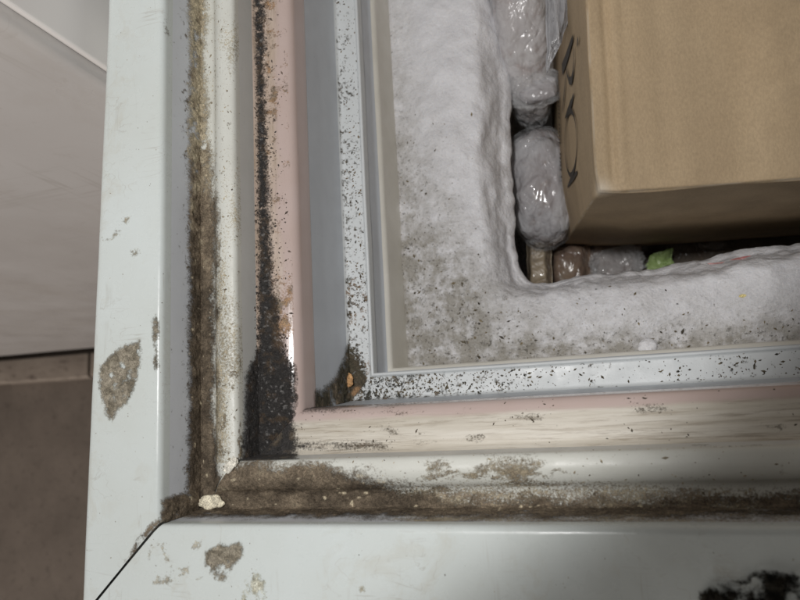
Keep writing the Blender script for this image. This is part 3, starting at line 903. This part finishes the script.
for q in range(26):            # the small line of print below the name
    y = 98 + q * 3.7
    if q in (6, 13, 14, 20): continue
    x = 558.6 + (y - 98) * .025
    ribbon(V, F, [(x - .5, y), (x + .7, y + 1.0 + (q % 3) * .5)], [1.6 * S, 1.2 * S])
mesh_obj('printed_lettering', V, F, M_PRINT, carton, False)

# ------------------------------------------------------------------ frozen bags and wrappers
def crumple(n, scale, strength, dist):
    """sharp creases of crumpled film: ridged noise at two sizes"""
    a = n.math('ABSOLUTE', n.math('SUBTRACT', n.noise(scale * .6, 2, .5, (1, .55, 1), 1.6), .5))
    b = n.math('ABSOLUTE', n.math('SUBTRACT', n.noise(scale * 1.7, 2, .5, (1, .7, 1), 1.2), .5))
    h = n.math('ADD', a, n.math('MULTIPLY', b, .35))
    return n.bump(h, strength, dist)
def pack_material(name, ca, cb, cc, scale=110, rough=.22, coat=.7):
    n = NT(name)
    c = n.mix(n.ramp(n.noise(scale, 4, .55), [(0.38, 0.0), (0.62, 1.0)]), ca, cb)
    c = n.mix(n.ramp(n.noise(scale * 1.7, 4, .6, (1, 1, 1), .8), [(0.55, 0.0), (0.72, 1.0)]), c, cc)
    n.base(c)
    n.set(Roughness=rough, Coat_Weight=coat, Coat_Roughness=.08, Specular_IOR_Level=.5)
    n.normal(crumple(n, 48, .6, .010))
    return n.m
def film_material():
    n = NT('clear_film')
    n.base((0.9, 0.92, 0.94))
    n.set(Roughness=.08, Specular_IOR_Level=.6, Alpha=.20)
    n.normal(crumple(n, 60, .9, .016))
    return n.m
M_FILM = film_material()
M_WHITEBAG = pack_material('white_frozen_food', (.62, .60, .60), (.52, .48, .48), (.36, .28, .26), 40)
M_GREYBAG = pack_material('grey_pink_frozen_food', (.50, .49, .51), (.34, .31, .32), (.22, .155, .13), 48)
M_TANPACK = pack_material('tan_carton', (.42, .34, .24), (.31, .25, .18), (.18, .155, .135), 110, .4, .4)
M_BROWNPACK = pack_material('brown_pouch', (.30, .22, .16), (.20, .14, .11), (.30, .25, .20), 90)
M_GREYPACK = pack_material('grey_pouch', (.42, .36, .33), (.30, .24, .21), (.22, .13, .10), 90)
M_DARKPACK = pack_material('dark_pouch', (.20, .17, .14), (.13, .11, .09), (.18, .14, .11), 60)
M_GREEN = pack_material('green_wrapper', (.40, .53, .22), (.30, .42, .15), (.52, .62, .36), 90, .4, .3)
M_RED = pack_material('red_wrapper', (.45, .13, .13), (.55, .28, .27), (.62, .5, .48), 120, .4, .3)
M_YELLOW = pack_material('yellow_wrapper', (.58, .54, .18), (.5, .46, .14), (.64, .60, .3), 90, .4, .3)

def pillow(c, r, seed, rough=.10, pw=2.6, n=44, crease=.06):
    th = np.linspace(0.001, math.pi - .001, n); ph = np.linspace(0, 2 * math.pi, 2 * n, endpoint=False)
    T, Fh = np.meshgrid(th, ph, indexing='ij')
    D = np.stack([np.sin(T) * np.cos(Fh), np.sin(T) * np.sin(Fh), np.cos(T)], -1)
    k = (np.abs(D) ** pw).sum(-1) ** (-1 / pw)
    V = D * k[..., None]
    k2 = 1 + rough * 2 * (fbm(V + seed * 5.3, .8, 300 + seed, 4, .5) - .5) - crease * np.abs(fbm(V + seed * 2.1, .35, 310 + seed, 3) - .5) * 2
    V = V * k2[..., None] * np.array(r) + np.array(c)
    m = 2 * n; F = []
    for i in range(n - 1):
        for j in range(m): F.append((i * m + j, (i + 1) * m + j, (i + 1) * m + (j + 1) % m, i * m + (j + 1) % m))
    return V.reshape(-1, 3), F

def bag(name, c, r, seed, mat, label, cat, part, film=True, **kw):
    e = empty(name, (c[0], c[1], c[2] - r[2]), label, cat)
    v, f = pillow(c, r, seed, **kw)
    mesh_obj(part, v, f, mat, e)
    if film:
        v2, f2 = pillow(c, np.array(r) * 1.05 + .0006, seed, **dict(kw, crease=.16, rough=kw.get('rough', .1) * 1.1))
        mesh_obj('clear_film', v2, f2, M_FILM, e)
    return e

zb = -.150
y1 = at(535, 112, zb)[1]; y0_ = at(535, 236, zb)[1]
xm = -.0150
b1 = bag('frozen_food_bag', (xm - .0030, y1 + .049, zb - .010), (.0150, .048, .024), 1, M_WHITEBAG, 'clear plastic bag of white frozen food between frost and box', 'food bag', 'contents', rough=.10, crease=.06)
for ch in b1.children:                     # the bag leans up towards the back, against the box
    for vt in ch.data.vertices: vt.co.z += .55 * (vt.co.y - y1) ; vt.co.x += .0 * (vt.co.y - y1)
b2 = bag('frozen_food_bag', (xm - .0025, (y1 + y0_) / 2 - .001, zb - .026), (.0180, (y1 - y0_) / 2 - .001, .026), 2, M_GREYBAG, 'mottled grey and pink frozen bag beside the lettered box side', 'food bag', 'contents', rough=.10, crease=.06)
# gathered clear end of the white bag
e = empty('bag_end', (xm, y1 + .006, zb - .012), 'puckered clear end of a plastic bag lying over the grey bag', 'food bag')
v, f = pillow((xm, y1 + .0085, zb + .010), (.0160, .0105, .0068), 6, rough=.2, crease=.35)
mesh_obj('clear_film', v, f, M_FILM, e)
v, f = pillow((xm + .001, y1 + .0085, zb + .008), (.0095, .0070, .004), 7, rough=.25)
mesh_obj('contents', v, f, M_GREYBAG, e)

def slab(name, corners_px, z, thick, mat, label, cat, seed=0, part='wrapper', bumpy=.0015, rag=.0015):
    """a thin soft package whose top outline is set from four points on the plane z"""
    c = np.array([at(x, y, z) for x, y in corners_px])
    n = 24
    u = np.linspace(0, 1, n)
    Uu, Vv = np.meshgrid(u, u, indexing='ij')
    P = ((1 - Uu) * (1 - Vv))[..., None] * c[0] + (Uu * (1 - Vv))[..., None] * c[1] + (Uu * Vv)[..., None] * c[2] + ((1 - Uu) * Vv)[..., None] * c[3]
    ed = np.minimum(np.minimum(Uu, 1 - Uu), np.minimum(Vv, 1 - Vv))
    h = thick * .5 * sstep(ed, 0, .25)
    b = bumpy * (fbm(P, .008, 400 + seed, 4) - .5)
    T = P.copy(); T[..., 2] += h + b; T[..., 0] += rag * (fbm(P, .006, 410 + seed, 3) - .5); T[..., 1] += rag * (fbm(P, .006, 430 + seed, 3) - .5)
    B = P.copy(); B[..., 2] -= h + .0002 - b; B[..., :2] = T[..., :2]
    V = np.concatenate([T.reshape(-1, 3), B.reshape(-1, 3)])
    f1 = grid_faces(n, n); f2 = f1[:, ::-1] + n * n
    idx = np.arange(n * n).reshape(n, n)
    ring = np.concatenate([idx[:, 0], idx[-1, 1:], idx[-2::-1, -1], idx[0, -2:0:-1]])
    fs = [(ring[i], ring[(i + 1) % len(ring)], ring[(i + 1) % len(ring)] + n * n, ring[i] + n * n) for i in range(len(ring))]
    o = mesh_obj(name, V, list(map(tuple, f1)) + list(map(tuple, f2)) + fs, mat)
    return tag(o, label, cat)

def wrinkle_film():
    n = NT('wrinkled_clear_bag')
    w = n.noise(260, 4, .6, (1, .08, 1), .6)
    n.base(n.mix(n.ramp(w, [(0.35, 0.0), (0.65, 1.0)]), (.20, .20, .21), (.44, .44, .46)))
    n.set(Roughness=.18, Specular_IOR_Level=.6, Coat_Weight=.6, Coat_Roughness=.06)
    n.normal(n.bump(w, .9, .004))
    return n.m
slab('clear_bag_fold', [(545, -30), (584, -30), (561, 44), (547, 74)], -.088, .006, wrinkle_film(), 'wrinkled folded clear bag wedged against the upper side of the box', 'food bag', 9, bumpy=.003)
zc = -.205
slab('tan_package', [(526, 212), (550, 208), (553, 300), (528, 305)], -.200, .022, M_TANPACK, 'narrow tan package deep in the gap beside the frost corner', 'package', 1)
slab('brown_pouch', [(548, 235), (590, 240), (592, 305), (549, 305)], -.218, .018, M_BROWNPACK, 'dark brown pouch under the near left corner of the box', 'pouch', 2)
slab('grey_pouch', [(590, 240), (642, 240), (644, 300), (592, 302)], -.222, .016, M_GREYPACK, 'grey shiny pouch below the front of the box, left of the green wrapper', 'pouch', 3, bumpy=.006)
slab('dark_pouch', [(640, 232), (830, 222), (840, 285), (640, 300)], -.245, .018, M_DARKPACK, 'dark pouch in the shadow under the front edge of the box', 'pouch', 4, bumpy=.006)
slab('green_wrapper', [(648, 258), (674, 250), (672, 266), (646, 272)], -.208, .002, M_GREEN, 'crumpled bright green wrapper between box and frost', 'wrapper', 5, bumpy=.010, rag=.009)
slab('red_wrapper', [(708, 264), (750, 256), (752, 262), (712, 271)], -.128, .0012, M_RED, 'faded red wrapper edge poking out of the front frost', 'wrapper', 6, bumpy=.002)
slab('yellow_wrapper', [(499, -14), (507, -14), (506, 9), (501, 10)], -.126, .003, M_YELLOW, 'small yellow wrapper beside the left frost bank', 'wrapper', 7)
e = empty('clear_wrapper', tuple(at(618, 262, -.206)), 'crumpled clear plastic film glinting below the box front', 'wrapper')
v, f = pillow(at(618, 264, -.208), (.016, .010, .0045), 12, rough=.3, crease=.4)
mesh_obj('clear_film', v, f, M_FILM, e)

# ------------------------------------------------------------------ beside the freezer: white cabinet, batten, floor
def floor_mat():
    n = NT('brown_floor')
    c = n.mix(n.ramp(n.noise(9, 6, .65), [(0.3, 0.0), (0.7, 1.0)]), (.24, .20, .168), (.165, .137, .115))
    c = n.mix(n.ramp(n.noise(60, 5, .7), [(0.55, 0.0), (0.75, 1.0)]), c, (.115, .095, .08))
    n.base(c); n.set(Roughness=.6, Specular_IOR_Level=.3)
    n.normal(n.bump(n.noise(120, 5, .6), .25, .003))
    return n.m
M_FLOOR = floor_mat()
v, f = box_verts(-3, 2.5, -2.5, 2.5, -.90, -.85)
tag(mesh_obj('floor', v, f, M_FLOOR, None, False), kind='structure')

n_ = NT('cabinet_white_paint')
cc = n_.mix(n_.ramp(n_.noise(6, 5, .6), [(0.3, 0.0), (0.75, 1.0)]), (.60, .58, .57), (.54, .515, .50))
cc = n_.mix(n_.ramp(n_.noise(90, 5, .7), [(0.62, 0.0), (0.8, .4)]), cc, (.36, .32, .28))
for k_, st_ in enumerate(((1, 1, .06), (.08, 1, 1))):
    ln_ = n_.ramp(n_.math('ABSOLUTE', n_.math('SUBTRACT', n_.noise(26 + 9 * k_, 3, .5, st_, .5), .5)), [(0.0, 1.0), (0.010, 0.0)])
    cc = n_.mix(n_.math('MULTIPLY', ln_, n_.ramp(n_.noise(9, 3), [(0.45, 0.0), (0.65, .45)])), cc, (.38, .35, .32))
cc = n_.mix(n_.ramp(n_.noise(14, 6, .7, (1, 1, .5), .8), [(0.5, 0.0), (0.75, .45)]), cc, (.46, .42, .38))
n_.base(cc); n_.set(Roughness=n_.ramp(n_.noise(20, 5, .6), [(0.3, .25), (0.7, .5)]), Specular_IOR_Level=.4); n_.normal(n_.bump(n_.noise(300, 3), .04, .0005, n_.bump(n_.noise(12, 2), .08, .01)))
M_CAB = n_.m
cab = empty('white_cabinet', (-.75, .4, -.85), 'tall smooth white cabinet standing close beside the freezer', 'cabinet')
ccx = -.1745
bm = bmesh.new()
v, f = box_verts(-1.6, ccx, .131, .70, -.775, .42)
bv_ = [bm.verts.new(q) for q in v]
for q in f: bm.faces.new([bv_[i] for i in q])
bmesh.ops.bevel(bm, geom=list(bm.edges), offset=.0045, segments=5, profile=.5, affect='EDGES')
me = bpy.data.meshes.new('cabinet_body'); bm.to_mesh(me); bm.free()
me.polygons.foreach_set('use_smooth', [True] * len(me.polygons)); me.materials.append(M_CAB)
try: me.set_sharp_from_angle(angle=math.radians(25))
except Exception: pass
o = bpy.data.objects.new('cabinet_body', me); COL.objects.link(o); o.parent = cab
o.matrix_parent_inverse = Matrix.Translation(-cab.location)
n_ = NT('cabinet_lit_side'); n_.base((.84, .81, .79)); n_.set(Roughness=.35); M_CAB_LIT = n_.m  # paler than the front: light on this side is painted into the colour
boxes('lit_side_panel', [(ccx + .0002, ccx + .0035, .1365, .694, -.77, .414)], M_CAB_LIT, cab, .001)
n_ = NT('dark_plinth'); n_.base((.03, .027, .024)); n_.set(Roughness=.8); M_PL = n_.m
boxes('plinth', [(-1.58, ccx - .02, .165, .68, -.8499, -.776)], M_PL, cab)

n_ = NT('dusty_beige_batten')
cc = n_.mix(n_.ramp(n_.noise(14, 5, .65), [(0.3, 0.0), (0.7, 1.0)]), (.40, .335, .28), (.28, .23, .19))
cc = n_.mix(n_.ramp(n_.noise(70, 5, .7, (.4, 1, 1)), [(0.55, 0.0), (0.7, 1.0)]), cc, (.13, .10, .08))
n_.base(cc); n_.set(Roughness=.7); n_.normal(n_.bump(n_.noise(160, 4), .3, .002)); M_BAT = n_.m
def batten(x0, x1, label, seed):
    k = 60
    xs = np.linspace(x0, x1, k)
    yf = .083 + .006 * (fbm(np.stack([xs, xs * 0, xs * 0], 1), .05, seed, 3) - .5)
    yb_ = np.full(k, .128)
    prof = lambda i: [(xs[i], yb_[i], -.8495), (xs[i], yb_[i], -.826), (xs[i], yf[i] + .004, -.826), (xs[i], yf[i], -.830), (xs[i], yf[i] - .001, -.8495)]
    V = [q for i in range(k) for q in prof(i)]
    F = list(map(tuple, grid_faces(k, 5)))
    F += [(0, 1, 2, 3, 4), tuple(5 * (k - 1) + j for j in (4, 3, 2, 1, 0))]
    o = mesh_obj('floor_batten', V, F, M_BAT, None, False)
    return tag(o, label, 'batten', 'battens along the foot of the cabinet')
batten(-1.7, -.925, 'long dusty beige batten along the foot of the white cabinet', 1)
batten(-.918, -.62, 'shorter pale batten at the cabinet foot, half hidden by the freezer edge', 2)
